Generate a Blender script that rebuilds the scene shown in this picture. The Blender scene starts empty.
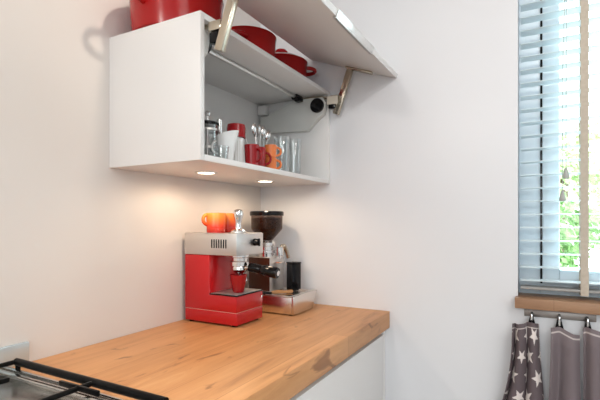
import bpy, bmesh, math, random
from mathutils import Vector, Matrix
random.seed(4)
PI = math.pi
S = bpy.context.scene
COL = S.collection

# ------------------------------------------------------------ camera, world, lights, exposure
cam_d = bpy.data.cameras.new('camera')
cam = bpy.data.objects.new('camera', cam_d); COL.objects.link(cam)
cam_d.sensor_width = 36.0; cam_d.lens = 433.04 / 600 * 36.0
cam_d.shift_y = 22.51 / 600
cam_d.clip_start = 0.02
cam.location = (-1.8591, -1.2415, 1.3088)
cam.rotation_euler = (PI / 2, 0, math.radians(28.53 - 90))
S.camera = cam

W = bpy.data.worlds.new('world'); S.world = W; W.use_nodes = True
wn = W.node_tree.nodes; wl = W.node_tree.links
bg = wn['Background']; bg.inputs['Color'].default_value = (0.86, 0.95, 1.0, 1); bg.inputs['Strength'].default_value = 6.5

def area(name, loc, target, size, power, col, shape='DISK', size_y=None):
    l = bpy.data.lights.new(name, 'AREA'); l.shape = shape; l.size = size
    if size_y: l.size_y = size_y
    l.energy = power; l.color = col
    o = bpy.data.objects.new(name, l); COL.objects.link(o); o.location = loc
    o.rotation_euler = (Vector(target) - Vector(loc)).to_track_quat('-Z', 'Y').to_euler()
    return o
# two ceiling lamps of the room, plus added overhead fill lights
kl = area('ceiling_lamp_or_fill', (-0.86, -0.71, 2.50), (-1.05, 0, 1.85), 0.06, 1.75, (1.0, 0.87, 0.74)); kl.data.spread = math.radians(125)
hob_fill = area('ceiling_lamp_or_fill', (-1.30, -0.62, 2.60), (-1.22, -0.50, 0.9), 0.10, 0.8, (1.0, 0.90, 0.80)); hob_fill.data.spread = math.radians(58)  # added overhead fill to brighten the worktop by the hob
area('ceiling_lamp_or_fill', (-4.0, -0.5, 2.6), (-2.0, -0.7, 0.9), 0.40, 22, (1.0, 0.94, 0.89))
area('ceiling_lamp_or_fill', (-2.4, -2.9, 2.6), (-2.3, -2.8, 0), 1.4, 34, (1.0, 0.96, 0.92))  # broad unseen fill, added to lift the whole interior
wall_fill = area('ceiling_lamp_or_fill', (-1.35, -1.9, 2.60), (0, -0.95, 1.95), 0.20, 2.6, (1.0, 0.94, 0.89)); wall_fill.data.spread = math.radians(95)  # added wash to brighten the upper part of the window wall
# daylight: added fill panel behind the camera, no window there
area('rear_fill', (-4.4, -1.9, 1.9), (0, -1.2, 1.35), 2.0, 36, (0.88, 0.95, 1.0), 'RECTANGLE', 1.8)
def spot(name, loc, power, col, ang):
    l = bpy.data.lights.new(name, 'SPOT'); l.energy = power; l.color = col
    l.spot_size = math.radians(ang); l.spot_blend = 0.45; l.shadow_soft_size = 0.025
    o = bpy.data.objects.new(name, l); COL.objects.link(o); o.location = loc
    return o
LEDS = [(-0.645, -0.195), (-0.27, -0.205)]
for x, y in LEDS: spot('cabinet_spot', (x, y, 1.484), 3.1, (1.0, 0.77, 0.55), 176)

vs = S.view_settings
vs.view_transform = 'Standard'; vs.look = 'None'; vs.gamma = 1.0; vs.exposure = 0.17
try: vs.use_curve_mapping = False
except Exception: pass

# ------------------------------------------------------------ materials
def mat(name, col=(.8, .8, .8), rough=.5, metal=0.0, spec=.5, trans=0.0, ior=1.45, emit=None, es=0, coat=0):
    m = bpy.data.materials.new(name); m.use_nodes = True
    b = m.node_tree.nodes['Principled BSDF']
    b.inputs['Base Color'].default_value = (*col, 1); b.inputs['Roughness'].default_value = rough
    b.inputs['Metallic'].default_value = metal; b.inputs['Specular IOR Level'].default_value = spec
    b.inputs['Transmission Weight'].default_value = trans; b.inputs['IOR'].default_value = ior
    b.inputs['Coat Weight'].default_value = coat
    if emit: b.inputs['Emission Color'].default_value = (*emit, 1); b.inputs['Emission Strength'].default_value = es
    return m
def nd(m, t, **k):
    n = m.node_tree.nodes.new(t)
    for a, v in k.items(): setattr(n, a, v)
    return n
def lk(m, a, b): m.node_tree.links.new(a, b)
def bs(m): return m.node_tree.nodes['Principled BSDF']
def ramp(m, stops):
    r = nd(m, 'ShaderNodeValToRGB'); e = r.color_ramp.elements
    while len(e) < len(stops): e.new(.5)
    for i, (p, c) in enumerate(stops): e[i].position = p; e[i].color = (*c, 1)
    return r
def coords(m, scale=(1, 1, 1), rot=(0, 0, 0)):
    t = nd(m, 'ShaderNodeTexCoord'); mp = nd(m, 'ShaderNodeMapping')
    mp.inputs['Scale'].default_value = scale; mp.inputs['Rotation'].default_value = rot
    lk(m, t.outputs['Object'], mp.inputs['Vector']); return mp.outputs['Vector']
def noise_mat(name, c1, c2, scale, rough, stretch=(1, 1, 1), bump=0.0, metal=0, detail=4, coat=0):
    m = mat(name, c1, rough, metal, coat=coat); v = coords(m, stretch)
    n = nd(m, 'ShaderNodeTexNoise'); n.inputs['Scale'].default_value = scale; n.inputs['Detail'].default_value = detail
    lk(m, v, n.inputs['Vector']); r = ramp(m, [(.3, c1), (.7, c2)])
    lk(m, n.outputs['Fac'], r.inputs['Fac']); lk(m, r.outputs['Color'], bs(m).inputs['Base Color'])
    if bump:
        b = nd(m, 'ShaderNodeBump'); b.inputs['Strength'].default_value = bump; b.inputs['Distance'].default_value = .002
        lk(m, n.outputs['Fac'], b.inputs['Height']); lk(m, b.outputs['Normal'], bs(m).inputs['Normal'])
    return m
M_wall = noise_mat('wall_paint', (.735, .75, .775), (.755, .77, .795), 2.0, .34, bump=.0)
M_wall2 = noise_mat('wall_paint_warm_lit', (.70, .665, .63), (.72, .685, .65), 2.0, .5)  # beige partly puts the warm lamp light into the left wall's colour
M_ceil = mat('ceiling_paint', (.85, .84, .82), .8)
M_floor = noise_mat('grey_floor_tile', (.32, .30, .28), (.38, .36, .34), 3, .5)
M_white = noise_mat('white_lacquer', (.80, .79, .775), (.82, .81, .795), 1.5, .38)
M_frame = noise_mat('white_window_paint', (.76, .86, .93), (.79, .89, .95), 2, .35)
M_gap_shade = mat('painted_gap_shade', (.10, .065, .045), .7)  # shade of the recess under the worktop, put into a dark brown

def oak(name, scale=1.0, dark=1.0, axis='X'):
    m = mat(name, (.6, .35, .17), .42, spec=.4)
    st = (1.0, 9, 9) if axis == 'X' else (9, 1.0, 9)
    v = coords(m, st)
    n = nd(m, 'ShaderNodeTexNoise'); n.inputs['Scale'].default_value = 2.6 * scale; n.inputs['Detail'].default_value = 9; n.inputs['Roughness'].default_value = .62; n.inputs['Distortion'].default_value = .7
    lk(m, v, n.inputs['Vector'])
    r = ramp(m, [(.20, (.40 * dark, .175 * dark, .068 * dark)), (.40, (.66 * dark, .32 * dark, .128 * dark)), (.60, (.76 * dark, .39 * dark, .165 * dark)), (.8, (.82 * dark, .47 * dark, .22 * dark))])
    lk(m, n.outputs['Fac'], r.inputs['Fac'])
    # long planks of slightly different tone
    t = nd(m, 'ShaderNodeTexCoord'); mp = nd(m, 'ShaderNodeMapping')
    if axis != 'X': mp.inputs['Rotation'].default_value = (0, 0, PI / 2)
    lk(m, t.outputs['Object'], mp.inputs['Vector'])
    br = nd(m, 'ShaderNodeTexBrick'); br.offset = .37
    br.inputs['Color1'].default_value = (1, 1, 1, 1); br.inputs['Color2'].default_value = (.84, .80, .76, 1); br.inputs['Mortar'].default_value = (.62, .52, .45, 1)
    br.inputs['Scale'].default_value = 1; br.inputs['Brick Width'].default_value = 1.3; br.inputs['Row Height'].default_value = .125
    br.inputs['Mortar Size'].default_value = .0012; br.inputs['Mortar Smooth'].default_value = .5
    lk(m, mp.outputs['Vector'], br.inputs['Vector'])
    mx = nd(m, 'ShaderNodeMix', data_type='RGBA', blend_type='MULTIPLY'); mx.inputs['Factor'].default_value = .9
    lk(m, r.outputs['Color'], mx.inputs['A']); lk(m, br.outputs['Color'], mx.inputs['B'])
    # dark knots and cracks
    v2 = coords(m, (5, 14, 14) if axis == 'X' else (14, 5, 14))
    n2 = nd(m, 'ShaderNodeTexNoise'); n2.inputs['Scale'].default_value = 1.1; n2.inputs['Detail'].default_value = 3; n2.inputs['Distortion'].default_value = 1.2
    lk(m, v2, n2.inputs['Vector']); r2 = ramp(m, [(.29, (.34, .25, .19)), (.36, (1, 1, 1))]); lk(m, n2.outputs['Fac'], r2.inputs['Fac'])
    m2 = nd(m, 'ShaderNodeMix', data_type='RGBA', blend_type='MULTIPLY'); m2.inputs['Factor'].default_value = .7
    lk(m, mx.outputs['Result'], m2.inputs['A']); lk(m, r2.outputs['Color'], m2.inputs['B'])
    hs = nd(m, 'ShaderNodeHueSaturation'); hs.inputs['Saturation'].default_value = .82 if axis == 'Y' else 1.0
    lk(m, m2.outputs['Result'], hs.inputs['Color']); lk(m, hs.outputs['Color'], bs(m).inputs['Base Color'])
    b = nd(m, 'ShaderNodeBump'); b.inputs['Strength'].default_value = .25; b.inputs['Distance'].default_value = .001
    lk(m, n.outputs['Fac'], b.inputs['Height']); lk(m, b.outputs['Normal'], bs(m).inputs['Normal'])
    return m
M_oak = oak('oak_worktop')
M_sill = oak('oiled_wood_sill', 1.4, .50, 'Y')

def brushed(name, col, rough, stretch):
    m = mat(name, col, rough, 1.0); v = coords(m, stretch)
    n = nd(m, 'ShaderNodeTexNoise'); n.inputs['Scale'].default_value = 60; n.inputs['Detail'].default_value = 2
    lk(m, v, n.inputs['Vector']); r = nd(m, 'ShaderNodeMapRange'); r.inputs['To Min'].default_value = rough - .08; r.inputs['To Max'].default_value = rough + .1
    lk(m, n.outputs['Fac'], r.inputs['Value']); lk(m, r.outputs['Result'], bs(m).inputs['Roughness'])
    return m
M_steel = brushed('brushed_steel', (.66, .64, .62), .36, (1, 1, 12))
M_bright = mat('bright_stainless', (.74, .70, .66), .24, 1.0)
M_tray = mat('polished_hob_steel', (.62, .60, .57), .2, 1.0)
M_splash = mat('steel_window_reflection', (.55, .63, .66), .12, .35)  # steel upstand, with the bluish window reflection put into its colour
M_chrome = mat('polished_chrome', (.80, .79, .78), .09, 1.0)
M_satin = brushed('satin_aluminium', (.72, .72, .70), .28, (12, 1, 1))
M_nickel = mat('nickel_plated_steel', (.58, .51, .41), .2, 1.0)
M_cream = mat('cream_plastic', (.70, .64, .54), .4)
M_black = noise_mat('black_plastic', (.003, .003, .004), (.006, .006, .007), 30, .12); bs(M_black).inputs['Specular IOR Level'].default_value = .3
M_iron = noise_mat('black_enamel', (.003, .003, .003), (.006, .006, .006), 40, .3); bs(M_iron).inputs['Specular IOR Level'].default_value = .14
M_red = noise_mat('red_lacquer', (.44, .010, .013), (.48, .012, .015), 3, .22)
M_potred = noise_mat('red_enamel', (.38, .008, .008), (.42, .010, .010), 3, .2)
bs(M_potred).inputs['Specular IOR Level'].default_value = .4
M_potin = mat('dark_red_rim', (.16, .008, .008), .3)
M_cupred = noise_mat('red_ceramic', (.30, .005, .008), (.34, .006, .010), 5, .25)
M_orange = noise_mat('orange_ceramic', (.78, .20, .05), (.84, .24, .07), 5, .3)
M_porc = noise_mat('white_porcelain', (.80, .81, .80), (.84, .85, .84), 5, .25)
M_grey = noise_mat('light_grey_plastic', (.62, .62, .59), (.66, .66, .63), 6, .5)
M_brown = noise_mat('brown_wood', (.36, .17, .06), (.48, .25, .10), 8, .5, (1, 12, 12))
M_beans = noise_mat('roasted_beans', (.008, .004, .003), (.11, .05, .025), 120, .4, bump=1.0)
M_led = mat('lamp_lens', (1, .9, .75), .4, emit=(1.0, .80, .58), es=9)
def volcanic():
    m = mat('orange_to_red_glaze', (.8, .2, .03), .25); t = nd(m, 'ShaderNodeTexCoord'); s = nd(m, 'ShaderNodeSeparateXYZ')
    lk(m, t.outputs['Object'], s.inputs['Vector'])
    mr = nd(m, 'ShaderNodeMapRange'); mr.inputs['From Max'].default_value = .078
    lk(m, s.outputs['Z'], mr.inputs['Value']); r = ramp(m, [(.0, (.50, .03, .02)), (.35, (.66, .05, .02)), (.75, (.86, .22, .03)), (1, (.9, .32, .06))])
    lk(m, mr.outputs['Result'], r.inputs['Fac']); lk(m, r.outputs['Color'], bs(m).inputs['Base Color']); return m
M_volc = volcanic()
def glass(name, tint=(1, 1, 1), a=.12, rough=.03):
    m = bpy.data.materials.new(name); m.use_nodes = True; nt = m.node_tree; nt.nodes.remove(nt.nodes['Principled BSDF'])
    out = nt.nodes['Material Output']; tr = nd(m, 'ShaderNodeBsdfTransparent'); tr.inputs['Color'].default_value = (*tint, 1)
    gl = nd(m, 'ShaderNodeBsdfGlossy'); gl.inputs['Roughness'].default_value = rough
    lw = nd(m, 'ShaderNodeLayerWeight'); lw.inputs['Blend'].default_value = .35
    mr = nd(m, 'ShaderNodeMapRange'); mr.inputs['To Min'].default_value = a * .5; mr.inputs['To Max'].default_value = min(1, a * 5)
    lk(m, lw.outputs['Facing'], mr.inputs['Value'])
    mx = nd(m, 'ShaderNodeMixShader'); lk(m, mr.outputs['Result'], mx.inputs['Fac']); lk(m, tr.outputs[0], mx.inputs[1]); lk(m, gl.outputs[0], mx.inputs[2])
    lk(m, mx.outputs[0], out.inputs['Surface']); return m
M_pane = glass('window_glass', (.96, .99, .98), .05)
M_glass = glass('drinking_glass', (.93, .95, .95), .16)
M_hopper = glass('smoked_plastic', (.70, .62, .58), .03)
M_slat = mat('pale_blue_slat', (.76, .87, .91), .4)
b_ = bs(M_slat)
M_strip = mat('dull_grey_metal', (.30, .27, .25), .4, .8)
M_railc = mat('grey_bottom_rail', (.36, .36, .35), .5)
M_tape = noise_mat('beige_ladder_tape', (.50, .44, .36), (.56, .50, .42), 90, .9)
M_cord = mat('grey_cord', (.42, .45, .45), .8)
def leafmat(name, a, b):
    m = noise_mat(name, a, b, 4, .6); bs(m).inputs['Transmission Weight'].default_value = 0.0; return m

# ------------------------------------------------------------ mesh helpers
def xf(bm, n0, M):
    bm.verts.ensure_lookup_table(); bmesh.ops.transform(bm, matrix=M, verts=bm.verts[n0:])
def box(bm, a, b, bev=0.0, seg=2, M=None):
    n0 = len(bm.verts); t = bmesh.new()
    bmesh.ops.create_cube(t, size=1)
    for v in t.verts: v.co = Vector([(a[i] + b[i]) / 2 + v.co[i] * (b[i] - a[i]) for i in range(3)])
    if bev: bmesh.ops.bevel(t, geom=t.edges[:], offset=bev, segments=seg, affect='EDGES', profile=.5)
    if M: bmesh.ops.transform(t, matrix=M, verts=t.verts)
    merge(bm, t)
def merge(bm, t):
    vm = {v: bm.verts.new(v.co) for v in t.verts}
    for f in t.faces:
        try: bm.faces.new([vm[v] for v in f.verts])
        except ValueError: pass
    t.free()
def lathe(bm, prof, c=(0, 0, 0), seg=40, M=None, sx=1, sy=1):
    t = bmesh.new(); rings = []
    for r, z in prof:
        if r < 1e-6: rings.append([t.verts.new((0, 0, z))])
        else: rings.append([t.verts.new((r * math.cos(2 * PI * k / seg) * sx, r * math.sin(2 * PI * k / seg) * sy, z)) for k in range(seg)])
    for A, B in zip(rings, rings[1:]):
        for k in range(seg):
            k2 = (k + 1) % seg
            if len(A) == 1 and len(B) == 1: continue
            if len(A) == 1: t.faces.new((A[0], B[k2], B[k]))
            elif len(B) == 1: t.faces.new((A[k], A[k2], B[0]))
            else: t.faces.new((A[k], A[k2], B[k2], B[k]))
    bmesh.ops.recalc_face_normals(t, faces=t.faces)
    bmesh.ops.transform(t, matrix=Matrix.Translation(c) @ (M or Matrix()), verts=t.verts); merge(bm, t)
def cyl(bm, p, q, r, r2=None, seg=24, bev=0.0):
    p = Vector(p); q = Vector(q); d = q - p; L = d.length; r2 = r if r2 is None else r2
    prof = [(0, 0), (r - bev, 0), (r, bev), (r2, L - bev), (r2 - bev, L), (0, L)] if bev else [(0, 0), (r, 0), (r2, L), (0, L)]
    lathe(bm, prof, p, seg, d.to_track_quat('Z', 'Y').to_matrix().to_4x4())
def tube(bm, pts, r, seg=10, closed=False, flat=1.0):
    pts = [Vector(p) for p in pts]; n = len(pts); t = bmesh.new(); rings = []
    up = Vector((0, 0, 1)); prev = None
    for i, p in enumerate(pts):
        a = pts[(i - 1) % n] if (closed or i > 0) else p; b = pts[(i + 1) % n] if (closed or i < n - 1) else p
        d = (b - a).normalized()
        if prev is None:
            u = d.cross(up)
            if u.length < .01: u = d.cross(Vector((1, 0, 0)))
            u.normalize()
        else: u = (prev - d * prev.dot(d)).normalized()
        prev = u; w = d.cross(u)
        rr = r[i] if isinstance(r, (list, tuple)) else r
        rings.append([t.verts.new(p + u * math.cos(2 * PI * k / seg) * rr + w * math.sin(2 * PI * k / seg) * rr * flat) for k in range(seg)])
    rng = range(n) if closed else range(n - 1)
    for i in rng:
        A, B = rings[i], rings[(i + 1) % n]
        for k in range(seg): t.faces.new((A[k], A[(k + 1) % seg], B[(k + 1) % seg], B[k]))
    if not closed: t.faces.new(rings[0][::-1]); t.faces.new(rings[-1])
    bmesh.ops.recalc_face_normals(t, faces=t.faces); merge(bm, t)
def smooth_path(pts, n=8):
    P = [Vector(p) for p in pts]; out = []
    for i in range(len(P) - 1):
        a = P[max(i - 1, 0)]; b = P[i]; c = P[i + 1]; d = P[min(i + 2, len(P) - 1)]
        for k in range(n):
            t = k / n
            out.append(.5 * ((2 * b) + (c - a) * t + (2 * a - 5 * b + 4 * c - d) * t * t + (3 * b - a - 3 * c + d) * t ** 3))
    out.append(P[-1]); return out
def prism(bm, poly, h0, h1, axis='X', bev=0.0):
    """poly: 2D outline; extruded along axis between h0 and h1. X: poly is (y,z); Y: (x,z); Z: (x,y)"""
    f = {'X': lambda p, h: (h, p[0], p[1]), 'Y': lambda p, h: (p[0], h, p[1]), 'Z': lambda p, h: (p[0], p[1], h)}[axis]
    t = bmesh.new(); A = [t.verts.new(f(p, h0)) for p in poly]; B = [t.verts.new(f(p, h1)) for p in poly]
    t.faces.new(A); t.faces.new(B[::-1]); n = len(poly)
    for i in range(n): t.faces.new((A[i], B[i], B[(i + 1) % n], A[(i + 1) % n]))
    bmesh.ops.recalc_face_normals(t, faces=t.faces)
    if bev: bmesh.ops.bevel(t, geom=t.edges[:], offset=bev, segments=2, affect='EDGES', profile=.5)
    merge(bm, t)
def obj(name, bm, m, parent=None, ang=35):
    me = bpy.data.meshes.new(name); bm.to_mesh(me); bm.free()
    me.shade_smooth(); me.set_sharp_from_angle(angle=math.radians(ang))
    me.materials.append(m); o = bpy.data.objects.new(name, me); COL.objects.link(o)
    if parent: o.parent = parent
    return o
def thing(name, label, cat, loc=(0, 0, 0), rz=0, group=None):
    o = bpy.data.objects.new(name, None); COL.objects.link(o); o.location = loc; o.rotation_euler = (0, 0, rz)
    o.empty_display_size = .05; o['label'] = label; o['category'] = cat
    if group: o['group'] = group
    return o
def tag(o, label, cat, group=None, loc=None):
    o['label'] = label; o['category'] = cat
    if group: o['group'] = group
    if loc: o.location = loc
    return o
def struct(o): o['kind'] = 'structure'; return o
def B(): return bmesh.new()
def part(name, m, parent, fn, *a, **k):
    bm = B(); fn(bm, *a, **k); return obj(name, bm, m, parent)
def dup(root, loc, label, rz=None):
    r = root.copy(); COL.objects.link(r); r.location = loc; r['label'] = label
    if rz is not None: r.rotation_euler = (0, 0, rz)
    for ch in list(root.children):
        c = ch.copy(); COL.objects.link(c); c.parent = r
        for g in ch.children:
            d = g.copy(); COL.objects.link(d); d.parent = c
    return r

# ------------------------------------------------------------ room shell
WY0, WY1, WZ0, WZ1 = -1.182, -2.36, 0.99, 2.36      # window opening in the right-hand wall
bm = B(); box(bm, (-4.6, 0, 0), (.32, .15, 2.65)); struct(obj('wall_left', bm, M_wall2))
bm = B()
box(bm, (0, WY0, 0), (.32, 0, 2.65)); box(bm, (0, -4.2, 0), (.32, WY1, 2.65))
box(bm, (0, WY1, 0), (.32, WY0, WZ0)); box(bm, (0, WY1, WZ1), (.32, WY0, 2.65))
struct(obj('wall_right', bm, M_wall))
bm = B(); box(bm, (-4.6, -4.35, 0), (.32, -4.2, 2.65)); struct(obj('wall_front', bm, M_wall))
bm = B(); box(bm, (-4.75, -4.35, 0), (-4.6, .15, 2.65)); struct(obj('wall_back', bm, M_wall))
bm = B(); box(bm, (-4.6, -4.2, -.1), (.32, .15, 0)); struct(obj('floor', bm, M_floor))
bm = B(); box(bm, (-4.6, -4.2, 2.65), (.32, .15, 2.75)); struct(obj('ceiling', bm, M_ceil))

# window
win = bpy.data.objects.new('window_1', None); COL.objects.link(win); struct(win); win.location = (0, 0, 0)
def ring(bm, x0, x1, ya, yb, za, zb, w, bev=.003):
    box(bm, (x0, ya - w, za), (x1, ya, zb), bev); box(bm, (x0, yb, za), (x1, yb + w, zb), bev)
    box(bm, (x0, yb + w, za), (x1, ya - w, za + w), bev); box(bm, (x0, yb + w, zb - w), (x1, ya - w, zb), bev)
bm = B(); ring(bm, .10, .17, WY0 - .001, WY1 + .001, 1.020, WZ1 - .001, .076); box(bm, (.10, -1.80, 1.10), (.17, -1.74, 2.28), .003)
struct(obj('window_frame', bm, M_frame, win))
bm = B(); ring(bm, .085, .14, -1.2655, -1.735, 1.068, 2.30, .058, .005); s1 = struct(obj('sash', bm, M_frame, win))
bm = B(); ring(bm, .085, .14, -1.805, -2.28, 1.068, 2.30, .058, .005); s2 = struct(obj('sash', bm, M_frame, win))
bm = B(); box(bm, (.112, -1.72, 1.12), (.118, -1.31, 2.25)); struct(obj('pane', bm, M_pane, s1))
bm = B(); box(bm, (.112, -2.23, 1.12), (.118, -1.85, 2.25)); struct(obj('pane', bm, M_pane, s2))
bm = B(); box(bm, (.0945, -1.2655, 1.07), (.0990, -1.2585, 2.30)); box(bm, (.0945, -2.287, 1.07), (.099, -2.28, 2.30)); struct(obj('rubber_seal', bm, M_black, win))
bm = B(); box(bm, (-.05, WY1 - .012, .988), (.101, -1.1735, 1.027), .003); struct(obj('window_sill', bm, M_sill, win))

# ------------------------------------------------------------ garden outside
bm = B(); box(bm, (.32, -9, -.2), (14, 7, -.1)); struct(obj('ground', bm, noise_mat('bounce_paving', (.46, .46, .45), (.56, .56, .54), 5, .9)))  # pale paving made up so the ground bounces brighter, neutral light
def foliage(bm, blobs, n, size):
    for i in range(n):
        c, r = random.choice(blobs)
        d = Vector((random.gauss(0, 1), random.gauss(0, 1), random.gauss(0, 1))).normalized()
        p = Vector(c) + d * r * random.uniform(.55, 1.0)
        q = Vector((random.gauss(0, 1), random.gauss(0, 1), random.gauss(0, 1))).normalized()
        u = q.orthogonal().normalized(); w = q.cross(u); s = size * random.uniform(.6, 1.3)
        vs_ = [bm.verts.new(p + u * s), bm.verts.new(p + w * s * .5), bm.verts.new(p - u * s), bm.verts.new(p - w * s * .5)]
        bm.faces.new(vs_)
def tree(loc, blobs, n, size, h, m, label, name='tree'):
    t = thing(name, label, 'tree' if name == 'tree' else 'bush', loc, 0, None)
    bm = B(); foliage(bm, blobs, n, size); obj('foliage', bm, m, t)
    bm = B(); tube(bm, smooth_path([(0, 0, 0), (.03, .02, h * .5), (0, 0, h)]), .06 if name == 'tree' else .02); obj('trunk', bm, noise_mat('bark', (.12, .08, .05), (.2, .15, .1), 10, .9), t)
tree((4.3, 1.0, -.1), [((0, 0, 1.6), .7), ((.2, -.5, 1.9), .6), ((0, .5, 2.0), .6), ((0, 0, 2.5), .6)], 3200, .06, 2.2, leafmat('green_leaves', (.34, .52, .20), (.48, .64, .32)), 'light green leafy tree outside the window behind the blind')
tree((3.4, -1.15, -.1), [((0, 0, .9), .55), ((.1, .35, 1.25), .45), ((0, -.3, 1.3), .4)], 2200, .05, 1.0, leafmat('dark_green_leaves', (.18, .34, .10), (.28, .46, .18)), 'darker green bush low outside the window', 'bush')
tree((5.2, -1.6, -.1), [((0, 0, 1.7), .7), ((.2, .4, 2.3), .6), ((0, -.5, 2.3), .6)], 2600, .06, 2.2, leafmat('yellow_green_leaves', (.40, .56, .24), (.54, .68, .36)), 'yellowish green tree furthest from the house in the garden')

# ------------------------------------------------------------ base units and worktop
CF = -.6796
bm = B(); box(bm, (-2.7, CF, .8477), (-.0005, -.0005, .92), .0015); tag(obj('worktop', bm, M_oak), 'thick oak worktop running along the wall into the corner', 'worktop')
def base_unit(x0, x1, label, filler=False):
    t = thing('base_cabinet', label, 'cabinet', ((x0 + x1) / 2, 0, 0), 0, 'white base units under the worktop')
    w = (x1 - x0) / 2
    part('body', M_white, t, box, (-w, -.62, .10), (w, -.002, .820))
    part('gap_shade_strip', M_gap_shade, t, box, (-w, -.640, .8205), (w, -.03, .8472))  # dark strip standing in for the shade between worktop and door
    part('door', M_white, t, box, (-w + .0015, -.659, .105), (w - (.0225 if filler else .0015), -.6205, .819), .001)
    if filler: part('filler_panel', M_white, t, box, (w - .0185, -.659, .105), (w - .0005, -.6205, .8465), .001)
    part('plinth', M_white, t, box, (-w, -.57, 0.001), (w, -.55, .099))
base_unit(-.90, -.0005, 'white flat-fronted base cabinet under the worktop beside the window wall', True)
base_unit(-1.801, -.901, 'white flat-fronted base cabinet under the worktop below the gas hob')
base_unit(-2.70, -1.802, 'white flat-fronted base cabinet at the far left end of the worktop')

# ------------------------------------------------------------ gas hob
hob = thing('gas_hob', 'stainless steel gas hob with black pan supports on the oak worktop', 'hob', (-1.50, -.30, .92))
def hobtray(bm):
    box(bm, (-.29, -.285, 0.0005), (.268, .285, .008), .003)
    ring_ = [(-.29, .268, -.285, .285)]
    for a, b_ in (((-.29, -.285), (.268, -.272)), ((-.29, .272), (.268, .285)), ((-.29, -.272), (-.277, .272)), ((.232, -.272), (.248, .272)), ((.256, -.272), (.268, .272))):
        box(bm, (a[0], a[1], .007), (b_[0], b_[1], .016), .003)
part('steel_tray', M_tray, hob, hobtray)
burners = [(.10, .10), (.10, -.20), (-.17, .10), (-.17, -.20)]
for bx_, by_ in burners:
    o = part('burner', M_satin, hob, lathe, [(0, .0082), (.055, .0082), (.055, .012), (.042, .018), (.042, .024), (0, .024)], (bx_, by_, 0))
    part('burner_cap', M_iron, o, lathe, [(0, .0242), (.036, .0242), (.038, .028), (.034, .031), (0, .031)], (bx_, by_, 0))
def grate(bm, x0, x1):
    tube(bm, [(x0, -.30, .034), (x0, .222, .034)], .0092, 12); tube(bm, [(x1, -.30, .034), (x1, .222, .034)], .0092, 12)
    for y in (-.295, .222, -.083): tube(bm, [(x0, y, .034), (x1, y, .034)], .006, 10)
    for x in (x0, x1):
        for y in (-.265, .215): cyl(bm, (x, y, .0085), (x, y, .034), .006)
for x0, x1, cx in ((-.015, .266, .10), (-.28, -.025, -.17)):
    g = part('pan_support', M_iron, hob, grate, x0, x1)
    for by in (.10, -.20):
        for a, b_ in (((cx - .003, by + .02), (cx + .003, by + .123)), ((cx - .003, by - .10), (cx + .003, by - .02)), ((cx - .10, by - .003), (cx - .02, by + .003)), ((cx + .02, by - .003), (cx + .085, by + .003))):
            part('support_finger', M_iron, g, box, (a[0], a[1], .030), (b_[0], b_[1], .041), .001)
    part('support_finger', M_iron, g, box, (x1 - .042, -.15, .030), (x1 - .035, -.02, .041), .001)
bm = B(); box(bm, (-2.15, -.0105, .9205), (-1.1635, -.0006, .979), .001); tag(obj('splashback_strip', bm, M_splash), 'low pale glossy upstand strip on the wall behind the hob', 'splashback')

# ------------------------------------------------------------ wall cabinet
CW, CD, CZ0, CZ1 = .90, .3932, 1.49, 1.9211
T = .018
cab = thing('wall_cabinet', 'white wall cabinet with its front flap lifted open above the coffee machine', 'cabinet', (0, 0, CZ0))
H = CZ1 - CZ0
part('side_panel', M_white, cab, box, (-CW, -CD, 0), (-CW + T, -.0006, H), .0008)
part('side_panel', M_white, cab, box, (-T - .0006, -CD, 0), (-.0006, -.0006, H), .0008)
part('bottom_panel', M_white, cab, box, (-CW + T, -CD, 0.0), (-T - .0006, -.0006, T), .0008)
part('top_panel', M_white, cab, box, (-CW + T, -CD, H - T), (-T - .0006, -.0006, H), .0008)
part('back_panel', M_white, cab, box, (-CW + T, -.012, T), (-T - .0006, -.0006, H - T))
for x, y in LEDS:
    o = part('downlight', M_satin, cab, lathe, [(.030, .0005), (.030, -.003), (.040, -.003), (.041, .0005)], (x, y, 0))
    part('lens', M_led, o, lathe, [(0, -.0015), (.0295, -.0015), (.0295, .0003)], (x, y, 0))
# flap : swings up and over, its front edge tipped down
fy0, fz0, fy1, fz1 = -.297, 2.088 - CZ0, -.7105, 1.935 - CZ0
du = Vector((0, fy1 - fy0, fz1 - fz0)).normalized(); dn = Vector((0, -du.z, du.y)); dn = dn if dn.z > 0 else -dn
def quadbox(bm, a, b, x0, x1, n0, n1, bev=.001):
    """box in the flap's frame: a..b along the flap from its back edge, n0..n1 off its underside"""
    o0 = Vector((0, fy0, fz0)); L = [o0 + du * s + dn * n for s, n in ((a, n0), (b, n0), (b, n1), (a, n1))]
    prism(bm, [(p.y, p.z) for p in L], x0, x1, 'X', bev)
FL = (Vector((0, fy1, fz1)) - Vector((0, fy0, fz0))).length
flap = part('flap_door', M_white, cab, quadbox, 0, FL, -CW + .001, -.003, 0, .019)
part('flap_handle', M_satin, flap, lambda bm: (quadbox(bm, FL - .02, FL + .0035, -.655, -.325, .0192, .0212, .0005), quadbox(bm, FL + .0008, FL + .0035, -.655, -.325, -.003, .0205, .0005), quadbox(bm, FL - .010, FL + .0035, -.655, -.325, -.0055, -.0006, .0005)))
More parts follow.
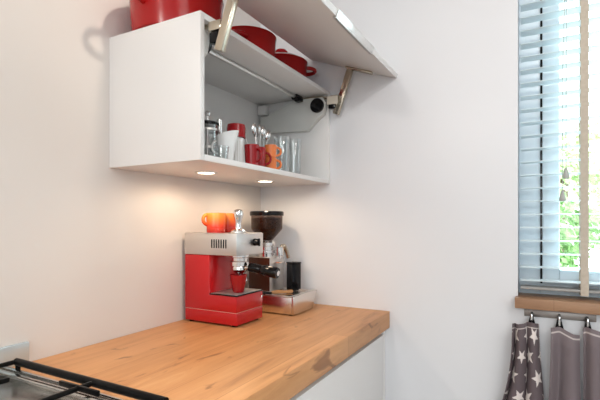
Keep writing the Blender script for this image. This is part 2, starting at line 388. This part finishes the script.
# lift mechanisms
def mech(side):
    # side -1: on the left panel, +1: on the right panel ; x measured inward
    xi = (-CW + T + .0005) if side < 0 else (-T - .0011)
    s = 1 if side < 0 else -1
    X = lambda d: xi + s * d
    pz = lambda z: z - CZ0
    outline = [(-.03, pz(1.775)), (-.07, pz(1.752)), (-.296, pz(1.742)), (-.345, pz(1.788)), (-.380, pz(1.812)), (-.392, pz(1.862)), (-.375, pz(1.890)), (-.235, pz(1.896)), (-.07, pz(1.838)), (-.03, pz(1.835))]
    m = part('lift_mechanism', M_grey, cab, prism, outline, min(X(0), X(.030)), max(X(0), X(.030)), 'X', .003)
    part('cover_cap', M_black, m, cyl, (X(.0302), -.352, pz(1.851)), (X(.047), -.352, pz(1.851)), .033, None, 32, .002)
    part('wall_bracket', M_white, cab, box, (min(X(0), X(.034)), -.065, pz(1.846)), (max(X(0), X(.034)), -.016, pz(1.893)), .003)
    def links(bm):
        tube(bm, [(X(.016), -.25, pz(1.897)), (X(.016), -.36, pz(1.892)), (X(.016), -.432, pz(1.880))], .0075, 8)
        box(bm, (min(X(.004), X(.022)), -.448, pz(1.866)), (max(X(.004), X(.022)), -.402, pz(1.894)), .003)
    l = part('link_arm', M_nickel, cab, links)
    part('pivot_cover', M_cream, l, box, (min(X(.024), X(.031)), -.452, pz(1.850)), (max(X(.024), X(.031)), -.398, pz(1.888)), .002)
    part('pivot_block', M_black, l, box, (min(X(.006), X(.03)), -.436, pz(1.832)), (max(X(.006), X(.03)), -.404, pz(1.864)), .004)
    def arm(bm):
        a = Vector((0, -.437, pz(1.806))); b = Vector((0, -.508, pz(2.003)))
        d = (b - a).normalized(); n = Vector((0, -d.z, d.y)) * .014
        prism(bm, [((a - n).y, (a - n).z), ((a + n).y, (a + n).z), ((b + n).y, (b + n).z), ((b - n).y, (b - n).z)], X(.004), X(.023), 'X', .002)
        quadbox(bm, .205, .335, min(X(.002), X(.026)), max(X(.002), X(.026)), -.010, -.0005, .001)
    part('lift_arm', M_nickel, cab, arm)
mech(-1); mech(1)
rod = part('stabiliser_rod', M_satin, cab, tube, [(-CW + T + .032, -.262, 1.893 - CZ0), (-T - .034, -.262, 1.893 - CZ0)], .0085, 16)
for x in (-.085, -CW + T + .05): part('rod_clamp', M_black, rod, lambda bm: (box(bm, (x - .03, -.278, 1.879 - CZ0), (x + .03, -.246, 1.9025 - CZ0), .005), box(bm, (x - .012, -.285, 1.873 - CZ0), (x + .02, -.252, 1.89 - CZ0), .004)))

# ------------------------------------------------------------ pots on top of the cabinet
def pot(name, label, loc, r, h, wall_m, haz, lid=None, upright=False):
    t = thing(name, label, 'cooking pot', loc, 0, 'red enamel pots on top of the cabinet')
    part('pan_body', M_potred, t, lathe, [(0, .0005), (r * .86, .0005), (r * .93, .008), (r * .965, h * .4), (r * .985, h * .9), (r, h * .97), (r, h), (r * .96, h), (r * .95, h * .9), (r * .90, .012), (0, .010)], (0, 0, 0), 56)
    for a in haz:
        c, s = math.cos(a), math.sin(a)
        def hd(bm):
            P = []
            for k in range(9):
                th = PI * k / 8; tang = math.cos(th) * .042; out = r * .975 + math.sin(th) * .038
                if upright: P.append((c * (r * .975 + math.sin(th) * .050), s * (r * .975 + math.sin(th) * .050), h * .78 + math.cos(th) * .032)); continue
                P.append((c * out - s * tang, s * out + c * tang, h * .74))
            tube(bm, P, .0085, 10)
        part('side_handle', M_potred, t, hd)
    if lid:
        l = part('lid', M_potred, t, lathe, [(r * 1.005, h + .0005), (r * 1.01, h + .006), (r * .9, h + .012), (r * .72, h + .012 + (lid - .012) * .62), (r * .4, h + lid), (0, h + lid + .002), (0, h + lid - .004), (r * .4, h + lid - .008), (r * .70, h + .008 + (lid - .016) * .62), (r * .9, h + .003)], (0, 0, 0), 56)
        part('knob', M_cupred, l, lathe, [(0, h + lid), (.010, h + lid), (.009, h + lid + .012), (.026, h + lid + .018), (.030, h + lid + .026), (.024, h + lid + .033), (0, h + lid + .035)], (0, 0, 0), 32)
    return t
pot('stock_pot', 'largest red enamel stock pot, at the left end of the cabinet top', (-.755, -.162, CZ1), .156, .140, M_potred, [math.radians(182), math.radians(2)], .066, upright=True)
pot('casserole', 'middle dark red pot on the cabinet top, between stock pot and lidded casserole', (-.420, -.215, CZ1), .118, .126, M_potred, [math.radians(195)], .012)
pot('lidded_casserole', 'smallest red casserole with a knobbed lid at the corner end of the cabinet top', (-.137, -.206, CZ1), .122, .118, M_potred, [math.radians(-63)], .034)

# ------------------------------------------------------------ things inside the cabinet (on the bottom panel)
Z0 = CZ0 + T + .0004
def cup_prof(r0, r1, h, t=.003):
    return [(0, 0), (r0 * .85, 0), (r0, .004), (r0 + (r1 - r0) * .6, h * .6), (r1, h - .001), (r1 - t * .5, h), (r1 - t, h - .001), (r0 + (r1 - r0) * .6 - t, h * .6), (r0 - t, t + .003), (0, t + .002)]
def loop_handle(bm, r, z0, z1, out, az, th=.004):
    c, s = math.cos(az), math.sin(az); zc = (z0 + z1) / 2; hh = (z1 - z0) / 2; P = []
    for k in range(13):
        a = PI * k / 12; P.append((c * (r - .001 + math.sin(a) * out), s * (r - .001 + math.sin(a) * out), zc + math.cos(a) * hh))
    tube(bm, P, th, 8)
# tall glass cafetiere with a metal lid
t = thing('cafetiere', 'glass cafetiere with dark metal rim and plunger, leftmost in the open cabinet', 'cafetiere', (-.680, -.232, Z0))
part('glass_jar', M_glass, t, lathe, cup_prof(.036, .038, .14, .002), (0, 0, 0))
part('metal_rim', M_steel, t, lambda bm: (lathe(bm, [(.0385, .055), (.041, .056), (.041, .064), (.0385, .065)]), lathe(bm, [(.0385, .118), (.041, .119), (.041, .126), (.0385, .127)]), [box(bm, (.037 * math.cos(a) * 1.05 - .003, .037 * math.sin(a) * 1.05 - .003, 0), (.037 * math.cos(a) * 1.05 + .003, .037 * math.sin(a) * 1.05 + .003, .12)) for a in (0.6, 2.2, 3.8, 5.4)]))
part('lid', M_black, t, lathe, [(0, .141), (.041, .141), (.041, .147), (.034, .152), (0, .154)])
part('plunger', M_chrome, t, lambda bm: (cyl(bm, (0, 0, .02), (0, 0, .175), .0025), lathe(bm, [(0, .173), (.008, .175), (.011, .184), (.007, .192), (0, .194)])))
# milk frother rod
t = thing('milk_frother', 'slim upright chrome milk frother standing behind the white jug', 'frother', (-.575, -.198, Z0))
part('handle_tube', M_chrome, t, cyl, (0, 0, 0.10), (0, 0, .188), .012, None, 24, .003)
part('whisk', M_chrome, t, lambda bm: (cyl(bm, (0, 0, .01), (0, 0, .102), .002), lathe(bm, [(.004, 0), (.014, 0), (.014, .012), (.012, .012), (.012, .004), (.004, .004)])))
t = thing('small_glass', 'tiny clear tasting glass in front of the cafetiere', 'glass', (-.757, -.357, Z0))
part('glass_body', M_glass, t, lathe, cup_prof(.018, .023, .045, .002))
# white jug with a slanted spout
def jug(bm):
    prof = cup_prof(.024, .034, .100, .003); lathe(bm, prof)
    for v in bm.verts:
        if v.co.z > .05: v.co.z += (v.co.x * .35) * (v.co.z - .05) / .055; v.co.x *= 1 + .25 * (v.co.z - .05) / .055 if v.co.x > 0 else 1
t = thing('milk_jug', 'plain white porcelain jug with a slanted rim near the cabinet left side', 'jug', (-.699, -.328, Z0), math.radians(-50))
part('jug_body', M_porc, t, jug)
part('handle', M_porc, t, loop_handle, .027, .03, .075, .02, PI)
# white canister with grey stripes carrying a red bowl
t = thing('striped_canister', 'white canister with thin vertical grey stripes under the red bowl', 'canister', (-.606, -.300, Z0))
part('canister_body', M_porc, t, lathe, [(0, 0), (.028, 0), (.029, .002), (.029, .100), (.027, .102), (0, .102)])
part('stripes', M_grey, t, lambda bm: [box(bm, (-.0012, -.0297, .012), (.0012, -.0285, .088), 0, 1, Matrix.Rotation(math.radians(a), 4, 'Z')) for a in range(-80, 60, 18)])
t = thing('red_bowl', 'glossy red ceramic bowl turned upside down on the striped canister', 'bowl', (-.606, -.300, Z0 + .1025))
part('bowl_body', M_cupred, t, lathe, [(.031, 0), (.034, 0), (.034, .006), (.0328, .008), (.0335, .036), (.031, .047), (.022, .050), (0, .050), (0, .046), (.022, .046), (.029, .042), (.031, .036)])
# espresso mugs
t = mug0 = thing('espresso_mug', 'red espresso mug next to the striped canister', 'mug', (-.570, -.343, Z0), 0, 'red espresso mugs in the cabinet')
part('mug_body', M_cupred, t, lathe, cup_prof(.0235, .0265, .080))
part('handle', M_cupred, t, loop_handle, .0248, .018, .062, .021, math.radians(-95), .0045)
dup(mug0, (-.512, -.334, Z0), 'red espresso mug beside the stacked orange cups, below the spoons', math.radians(45))
# cutlery holder with spoons
t = thing('cutlery_pot', 'brushed metal pot holding upright spoons behind the red mugs', 'cutlery pot', (-.385, -.252, Z0))
part('pot_body', M_steel, t, lathe, cup_prof(.036, .038, .085, .0015))
def spoon_mesh(bm):
    tube(bm, smooth_path([(0, 0, 0), (0, .002, .08), (0, 0, (.150))]), .0025, 8)
    n0 = len(bm.verts); u = bmesh.new(); bmesh.ops.create_uvsphere(u, u_segments=16, v_segments=10, radius=1)
    for v in u.verts: v.co = Vector((v.co.x * .016, v.co.y * .0035 + (v.co.x * v.co.x + v.co.z * v.co.z) * .006, .170 + v.co.z * .024))
    merge(bm, u)
sp0 = None; desc = ['leftmost', 'second', 'third', 'middle', 'fifth', 'sixth', 'rightmost']
for i in range(7):
    a = i * .9 + .3; p = (-.462 + .012 * math.cos(a), -.205 + .012 * math.sin(a), Z0 + .0045)
    if sp0 is None:
        bm = B(); spoon_mesh(bm); sp0 = o = obj('spoon', bm, M_chrome); tag(o, '', 'spoon', 'spoons upright in the metal pot')
    else: o = sp0.copy(); COL.objects.link(o)
    o.location = (-.385 + (i - 3) * .0075, -.252 + .010 * math.cos(i * 2.1), Z0 + .006)
    o.rotation_euler = (-.06 * math.cos(i * 2.1), (i - 3) * .085, (i % 3 - 1) * .5)
    o['label'] = ('leftmost chrome spoon of the seven standing in the metal pot', 'chrome spoon, second from the left in the metal pot', 'chrome spoon, third from the left in the metal pot', 'middle chrome spoon of the seven standing in the metal pot', 'chrome spoon, third from the right in the metal pot', 'chrome spoon, second from the right in the metal pot', 'rightmost chrome spoon of the seven standing in the metal pot')[i]
# stack of two orange cups
t = or0 = thing('orange_cup', 'orange espresso cup, lower of the stack of two', 'cup', (-.436, -.338, Z0), 0, 'stacked orange espresso cups')
part('cup_body', M_orange, t, lathe, cup_prof(.0215, .0235, .050))
part('handle', M_orange, t, loop_handle, .022, .010, .042, .019, math.radians(-58), .0045)
dup(or0, (-.436, -.338, Z0 + .0505), 'orange espresso cup, upper of the stack of two', .12)
# drinking glasses
t = gl0 = thing('drinking_glass', 'clear tall glass nearest the orange cups', 'glass', (-.318, -.318, Z0), 0, 'clear drinking glasses in the cabinet')
part('glass_body', M_glass, t, lathe, [(0, 0), (.027, 0), (.028, .004), (.034, .154), (.0335, .155), (.032, .154), (.026, .010), (0, .008)])
dup(gl0, (-.236, -.330, Z0), 'clear tall glass, foremost of the three near the cabinet front edge')
dup(gl0, (-.205, -.258, Z0), 'clear tall glass furthest to the corner, rearmost of the three')

# ------------------------------------------------------------ espresso machine
EX, EY = -.4845, -.1495
em = thing('espresso_machine', 'red espresso machine with a brushed steel top housing on the worktop', 'espresso machine', (EX, EY, .92))
mx0, mx1, my0, my1 = -.0875, .0875, -.1265, .1265      # half sizes
part('lower_body', M_red, em, box, (mx0, my0, .006), (mx1, my1, .0525), .005, 3)
part('body', M_red, em, prism, [(my1, .0535), (my1, .2645), (.0025, .2645), (.0025, .114), (my0, .114), (my0, .0535)], mx0, mx1, 'X', .004)
part('seam', mat('pale_seam', (.75, .35, .3), .4), em, box, (mx0 + .0015, my0 + .0015, .0522), (mx1 - .0015, my1 - .0015, .0538))
part('top_housing', M_steel, em, box, (mx0 - .001, my0 - .001, .265), (mx1 + .001, my1 + .001, .347), .002, 2)
part('top_plate', M_steel, em, box, (mx0 + .003, my0 + .003, .3472), (mx1 - .003, my1 - .003, .3490), .0005)
part('side_vent', M_black, em, lambda bm: [box(bm, (mx0 - .0016, -.014 - k * .0112, .292), (mx0 - .0006, -.0085 - k * .0112, .325), 0) for k in range(7)])
kn = part('steam_knob', M_black, em, lambda bm: (cyl(bm, (.027, my0 - .001, .312), (.027, my0 - .022, .312), .015, .013, 24, .002), box(bm, (.0235, my0 - .027, .297), (.0305, my0 - .019, .327), .002)))
part('power_switch', M_black, em, box, (.050, my0 - .004, .3085), (.062, my0 - .001, .3155), .001)
part('maker_badge', M_grey, em, box, (-.062, my0 - .0018, .307), (-.034, my0 - .0008, .313), .0003)
# drip tray
dt = part('drip_tray', M_black, em, box, (mx0 - .001, my0 - .001, .1142), (mx1 + .001, .0020, .1185), .0015)
part('grille', M_steel, dt, lambda bm: ([box(bm, (mx0 + .006 + k * .0128, my0 + .009, .1186), (mx0 + .0145 + k * .0128, -.002, .1202), .0003) for k in range(13)], box(bm, (mx0 + .004, my0 + .004, .1186), (mx1 - .004, my0 + .0075, .1202), .0003)))
part('screw', M_chrome, em, cyl, (.078, my0 - .002, .094), (.078, my0 + .001, .094), .004, None, 16)
GX, GY = -.003, -.078
gh = part('group_head', M_chrome, em, lathe, [(0, .2648), (.036, .2648), (.036, .255), (.031, .252), (.031, .240), (.037, .237), (.037, .222), (.030, .220), (0, .220)], (GX, GY, 0))
def pf(bm):
    lathe(bm, [(0, .2205), (.031, .2205), (.033, .216), (.033, .206), (.024, .196), (.012, .190), (0, .190)], (GX, GY, 0))
    cyl(bm, (GX, GY - .028, .216), (GX, GY - .052, .213), .008, .010)
    cyl(bm, (GX, GY, .192), (GX, GY, .180), .008)
    tube(bm, smooth_path([(GX - .002, GY, .184), (GX - .014, GY, .178), (GX - .017, GY, .166)]), .005); tube(bm, smooth_path([(GX + .002, GY, .184), (GX + .014, GY, .178), (GX + .017, GY, .166)]), .005)
p_ = part('portafilter', M_chrome, em, pf)
part('handle', M_black, p_, lambda bm: lathe(bm, [(0, 0), (.011, 0), (.0175, .004), (.0175, .05), (.0150, .054), (.0175, .059), (.0205, .072), (.0215, .12), (.0190, .128), (0, .128)], (GX, GY - .046, .2180), 24, Vector((.02, -1, -.14)).to_track_quat('Z', 'Y').to_matrix().to_4x4()))
dv = Vector((.02, -1, -.14)).normalized(); e_ = Vector((GX, GY - .046, .2180)) + dv * .1281
part('end_cap', M_chrome, p_, cyl, e_, e_ + dv * .003, .010)
part('steam_wand', M_chrome, em, tube, smooth_path([(.07, -.04, .264), (.07, -.045, .23), (.072, -.05, .19), (.074, -.055, .150)]), .0038)
for x in (-.07, .07):
    for y in (-.105, .105): part('foot', M_black, em, cyl, (x, y, 0), (x, y, .0065), .010)

t = thing('espresso_cup', 'small red crinkled beaker under the spout on the drip tray', 'cup', (-.5085, -.238, .92 + .1206))
def crinkle(bm):
    lathe(bm, cup_prof(.0215, .0335, .069, .002), (0, 0, 0), 72)
    for v in bm.verts:
        a = math.atan2(v.co.y, v.co.x); k = 1 + .035 * math.sin(a * 9 + v.co.z * 30) * math.sin(v.co.z / .066 * PI); v.co.x *= k; v.co.y *= k
part('beaker', M_cupred, t, crinkle)

TOPZ = .92 + .3492
t = vm = thing('orange_mug', 'orange to red glazed mug on the machine, handle towards the left', 'mug', (-.525, -.142, TOPZ), 0, 'orange glazed mugs on the espresso machine')
def vmug(bm):
    lathe(bm, [(0, 0), (.034, 0), (.036, .003), (.0365, .012), (.0372, .014), (.0365, .016), (.037, .022), (.0377, .024), (.037, .026), (.0385, .074), (.0375, .077), (.036, .075), (.034, .01), (0, .006)], (0, 0, 0), 48)
part('mug_body', M_volc, t, vmug)
part('handle', M_volc, t, loop_handle, .0365, .032, .070, .017, math.radians(150), .007)
dup(vm, (-.443, -.136, TOPZ), 'orange to red glazed mug on the machine, partly hidden by the tamper', math.radians(-100))
t = thing('coffee_tamper', 'polished metal coffee tamper standing on the front corner of the machine', 'tamper', (-.508, -.236, TOPZ)); t.scale = (1.15, 1.15, 1.03)
part('base_disc', M_chrome, t, lathe, [(0, 0), (.026, 0), (.0265, .002), (.0265, .008), (.024, .011), (.012, .015), (0, .015)])
part('grip', M_chrome, t, lathe, [(0, .0152), (.012, .0152), (.0105, .022), (.010, .038), (.013, .052), (.0165, .064), (.0175, .073), (.015, .082), (.007, .088), (0, .089)])

# ------------------------------------------------------------ knock-out drawer base, grinder
kb = thing('knock_box', 'flat stainless drawer unit under the coffee grinder', 'drawer unit', (-.185, -.20, .92), 0)
part('case', M_bright, kb, prism, [(-.109, .004), (.062, .004), (.088, .074), (-.109, .074)], -.150, .12, 'Y', .002)
part('drawer_front', M_bright, kb, lambda bm: prism(bm, [(-.110, .004), (.064, .004), (.112, .080), (-.110, .080)], -.162, -.1505, 'Y', .0015))
part('tray_lip', M_steel, kb, lambda bm: (box(bm, (-.109, -.150, .0742), (.110, -.144, .082), .001), box(bm, (.088, -.144, .0742), (.100, .10, .080), .001), box(bm, (-.109, -.144, .0742), (-.104, .118, .080), .001)))
for x in (-.095, .04):
    for y in (-.14, .10): part('foot', M_black, kb, cyl, (x, y, 0), (x, y, .005), .008)
KZ = .92 + .0744
gr = thing('coffee_grinder', 'chrome coffee grinder with a bean hopper, behind the espresso machine', 'coffee grinder', (-.165, -.145, KZ))
part('body', M_steel, gr, box, (-.043, -.045, .0005), (.080, .072, .157), .003)
part('side_panel', mat('brown_reflection', (.055, .02, .012), .15), gr, box, (-.0455, -.043, .004), (-.0432, .070, .154), .0005)  # dark panel added: the chrome side's brown reflection put into its colour
part('hopper_neck', M_chrome, gr, lathe, [(0, .1572), (.037, .1572), (.037, .172), (.040, .174), (.040, .186), (.035, .188), (.035, .206), (.041, .208), (.041, .222), (.034, .230), (0, .230)], (0, 0, 0))
hp = part('bean_hopper', M_hopper, gr, lathe, [(.024, .2305), (.030, .236), (.070, .282), (.072, .288), (.0735, .345), (.0715, .345), (.070, .288), (.028, .238)], (0, 0, 0), 48)
part('coffee_beans', M_beans, hp, lathe, [(0, .232), (.022, .233), (.0665, .284), (.0685, .334), (.04, .338), (0, .340)], (0, 0, 0), 40)
part('hopper_lid', M_black, gr, lathe, [(0, .3455), (.078, .3455), (.079, .349), (.079, .362), (.076, .366), (0, .366)], (0, 0, 0), 48)
part('doser', M_chrome, gr, lambda bm: (cyl(bm, (.012, -.062, .162), (.012, -.062, .202), .021, None, 32, .002), cyl(bm, (.012, -.062, .150), (.012, -.062, .162), .010)))
part('doser_lever', M_nickel, gr, tube, smooth_path([(.004, -.074, .206), (.020, -.080, .208), (.034, -.084, .186), (.048, -.088, .150)]), [.007] * 8 + [.009] * 8 + [.009] * 9, 10)
for x, e in ((-.015, .006), (.024, -.006)): part('fork_arm', M_chrome, gr, tube, [(x, -.045, .132), (x, -.078, .132), (x + e, -.088, .134)], .0028, 8)

t = thing('black_canister', 'matt black upright container standing on the steel drawer unit', 'canister', (-.100, -.252, KZ), math.radians(-24))
part('canister_body', M_black, t, box, (-.026, -.022, .0005), (.026, .022, .122), .003)
part('lid', M_black, t, box, (-.0275, -.0235, .1222), (.0275, .0235, .131), .003)
part('pull_rim', M_chrome, t, lambda bm: tube(bm, [(.008 * math.cos(a / 8 * PI), .008 * math.sin(a / 8 * PI), .1325) for a in range(16)], .0012, 6, True))
t = thing('cleaning_brush', 'brown wooden coffee brush lying on the steel drawer unit', 'brush', (-.225, -.262, KZ + .0005), math.radians(-38))
part('wooden_handle', M_brown, t, lambda bm: tube(bm, smooth_path([(-.05, 0, .009), (-.02, 0, .010), (.02, 0, .008), (.052, 0, .009)], 6), [.004, .005, .006, .007, .008, .008, .0085, .008, .008, .0075, .007, .007, .007, .0075, .008, .008, .008, .007, .005], 12))
part('bristles', M_black, t, box, (-.085, -.008, .0005), (-.048, .008, .013), .003)

# ------------------------------------------------------------ venetian blind
BX = .040; BY0, BY1 = -1.191, -2.345
bl = thing('venetian_blind', 'pale blue-grey venetian blind with beige tapes hanging in the window', 'blind', (BX, 0, 0))
def slats(bm):
    k = 0
    while True:
        z = 1.0885 + .0504 * k
        if z > 2.30: break
        P = [(-.031, z - .0022), (-.016, z - .0003), (0, z + .0003), (.016, z - .0003), (.031, z - .0022), (.031, z - .0002), (.016, z + .0020), (0, z + .0026), (-.016, z + .0020), (-.031, z - .0002)]
        prism(bm, P, BY1, BY0, 'Y'); k += 1
part('slats', M_slat, bl, slats)
part('bottom_rail', M_railc, bl, box, (-.030, BY1, 1.054), (.030, BY0, 1.0635), .002)
part('head_rail', M_slat, bl, box, (-.028, BY1, 2.312), (.028, BY0, WZ1 - .001), .002)
for y in (-1.398, -2.14):
    tp = part('ladder_tape', M_tape, bl, lambda bm: (box(bm, (-.0345, y - .0125, 1.042), (-.0333, y + .0125, 2.32)), box(bm, (.0333, y - .0125, 1.042), (.0345, y + .0125, 2.32)), box(bm, (-.034, y - .0125, 1.0425), (.034, y + .0125, 1.0445))))
for y, z1 in ((-1.340, 1.507), (-1.329, 1.425)):
    c = part('lift_cord', M_cord, bl, tube, [(-.0385, y, z1), (-.0385, y - .001, 1.9), (-.0285, -1.342, 2.315)], .0011, 6)
    part('tassel', mat('grey_wood_tassel', (.42, .44, .42), .6), c, lathe, [(0, .004), (.004, .002), (.006, -.006), (.0105, -.026), (.0115, -.033), (.009, -.038), (0, -.038)], (-.0385, y, z1), 20)

# ------------------------------------------------------------ hook rail and tea towels
RX = -.004
hr = thing('hook_rail', 'thin brushed metal rail with clips under the wooden window sill', 'hook rail', (0, 0, 0))
part('strip', M_strip, hr, box, (-.004, -1.432, .954), (-.0006, -1.204, .979), .0008)
CLIPS = [-1.229, -1.318, -1.404]
for y in CLIPS:
    h = part('clip', M_black, hr, lambda bm: (box(bm, (-.012, y - .004, .944), (-.0042, y + .004, .972), .001), prism(bm, [(y - .014, .922), (y + .014, .922), (y + .006, .958), (y - .006, .958)], -.030, -.0125, 'X', .001)))
    part('spring', M_chrome, h, lambda bm: (box(bm, (-.0345, y - .003, .930), (-.0302, y + .003, .970), .001), box(bm, (-.0345, y - .003, .966), (-.0042, y + .003, .970), .001)))

def star_hit(u, v, cx, cy, R, rot):
    x, y = u - cx, v - cy; d = math.hypot(x, y)
    if d > R: return False
    a = (math.atan2(x, y) + rot) % (2 * PI / 5)
    a = abs(a - PI / 5) # 0 at valley, pi/5 at tip
    th = PI / 5 - a     # angle from tip
    ri = R * .40
    # line from tip (R,0) to valley (ri, 36deg)
    tx, ty = R, 0; vx, vy = ri * math.cos(PI / 5), ri * math.sin(PI / 5)
    px, py = d * math.cos(th), d * math.sin(th)
    return (vx - tx) * (py - ty) - (vy - ty) * (px - tx) > 0
def towel(name, label, base, folds, yl, yr, zt, zb, clip_y, stars=False, nu=140, nv=200, amp=.016, flare=(.0, .0), ph=0, lean=0):
    """cloth gathered in pleats under its clip; yl/yr: outline left and right at the top, flare: growth by the bottom"""
    bm = B(); lay = []; V = []; span = .34
    for j in range(nv + 1):
        v = j / nv; row = []
        for i in range(nu + 1):
            u = i / nu
            a = yl[0] + (yl[1] - yl[0]) * v ** (2.5 if stars else 1.6); b = yr[0] + (yr[1] - yr[0]) * v ** 1.4
            w = u + (.085 if stars else .055) * math.sin(2 * PI * folds * u + ph) * (.5 + .5 * v)
            y = a + (b - a) * w
            A = amp * (.55 + .45 * v) * (1 + .3 * math.sin(5 * u + 2))
            x = -.034 - amp * .9 - A * math.cos(2 * PI * folds * u + ph + .5 * v) - .004 * math.sin(7 * v + 3 * u)
            uc = (clip_y - yl[0]) / (yr[0] - yl[0])
            g = max(0, 1 - v * 9)
            x = x * (1 - g * .45) + (-.030) * g * .45
            z = zt + (zb - zt) * v - .014 * min(1, abs(u - uc) * 2.2) ** 1.5 * max(0, 1 - v * 3) - lean * u * max(0, 1 - v * 2)
            row.append(bm.verts.new((x, y, z)))
        V.append(row)
    for j in range(nv):
        for i in range(nu): bm.faces.new((V[j][i], V[j + 1][i], V[j + 1][i + 1], V[j][i + 1]))
    me = bpy.data.meshes.new(name); bm.normal_update()
    bm.to_mesh(me); bm.free(); me.shade_smooth()
    ca = me.color_attributes.new('pattern', 'FLOAT_COLOR', 'POINT')
    st = []
    if stars:
        rr = random.Random(7); S_ = .098
        for r in range(9):
            for c in range(6): st.append((c * S_ + (S_ / 2 if r % 2 else 0) - .02 + rr.uniform(-.006, .006), .045 + r * .078, rr.choice((.030, .034, .038)), rr.uniform(0, 1)))
    H_ = zt - zb
    for j in range(nv + 1):
        for i in range(nu + 1):
            u, v = i / nu, j / nv; k = 0.0
            s = v * H_
            if .016 < s < .0195: k = .75
            if not stars and .016 < s < .019: k = .7
            if stars:
                if u > .93 and u < .955: k = .8
                for (cx, cy, R, ro) in st:
                    if abs(cx - u * span) < R and abs(cy - s) < R and star_hit(u * span, s, cx, cy, R, ro): k = 1; break
            c = [base[q] * (1 - k) + (.72, .66, .63)[q] * k for q in range(3)]
            ca.data[j * (nu + 1) + i].color = (*c, 1)
    m = mat(name + '_cloth', base, .92, spec=.15)
    at = nd(m, 'ShaderNodeAttribute', attribute_name='pattern'); lk(m, at.outputs['Color'], bs(m).inputs['Base Color'])
    wv = nd(m, 'ShaderNodeTexNoise'); wv.inputs['Scale'].default_value = 500; bp = nd(m, 'ShaderNodeBump'); bp.inputs['Strength'].default_value = .3; bp.inputs['Distance'].default_value = .001
    t_ = nd(m, 'ShaderNodeTexCoord'); lk(m, t_.outputs['Object'], wv.inputs['Vector'])
    lk(m, wv.outputs['Fac'], bp.inputs['Height']); lk(m, bp.outputs['Normal'], bs(m).inputs['Normal'])
    me.materials.append(m)
    o = bpy.data.objects.new('tea_towel', me); COL.objects.link(o)
    so = o.modifiers.new('thickness', 'SOLIDIFY'); so.thickness = .0018; so.offset = 0
    tag(o, label, 'towel', 'tea towels hanging under the window sill')
    return o
towel('star_towel', 'dark grey tea towel with white stars, hanging leftmost under the window sill', (.135, .108, .116), 2.4, (-1.162, -1.000), (-1.254, -1.300), .944, .40, -1.229, True, 190, 320, .028, ph=1.0, lean=.004)
towel('plain_towel', 'plain taupe tea towel hanging on the middle clip', (.195, .162, .172), 1.3, (-1.290, -1.268), (-1.377, -1.383), .936, .40, -1.318, False, 90, 200, .022, ph=.3, lean=.012)
towel('plain_towel', 'plain taupe tea towel on the clip at the right edge of the picture', (.20, .166, .176), 1.6, (-1.388, -1.386), (-1.478, -1.52), .940, .40, -1.404, False, 90, 200, .022, ph=2.2, lean=.0)
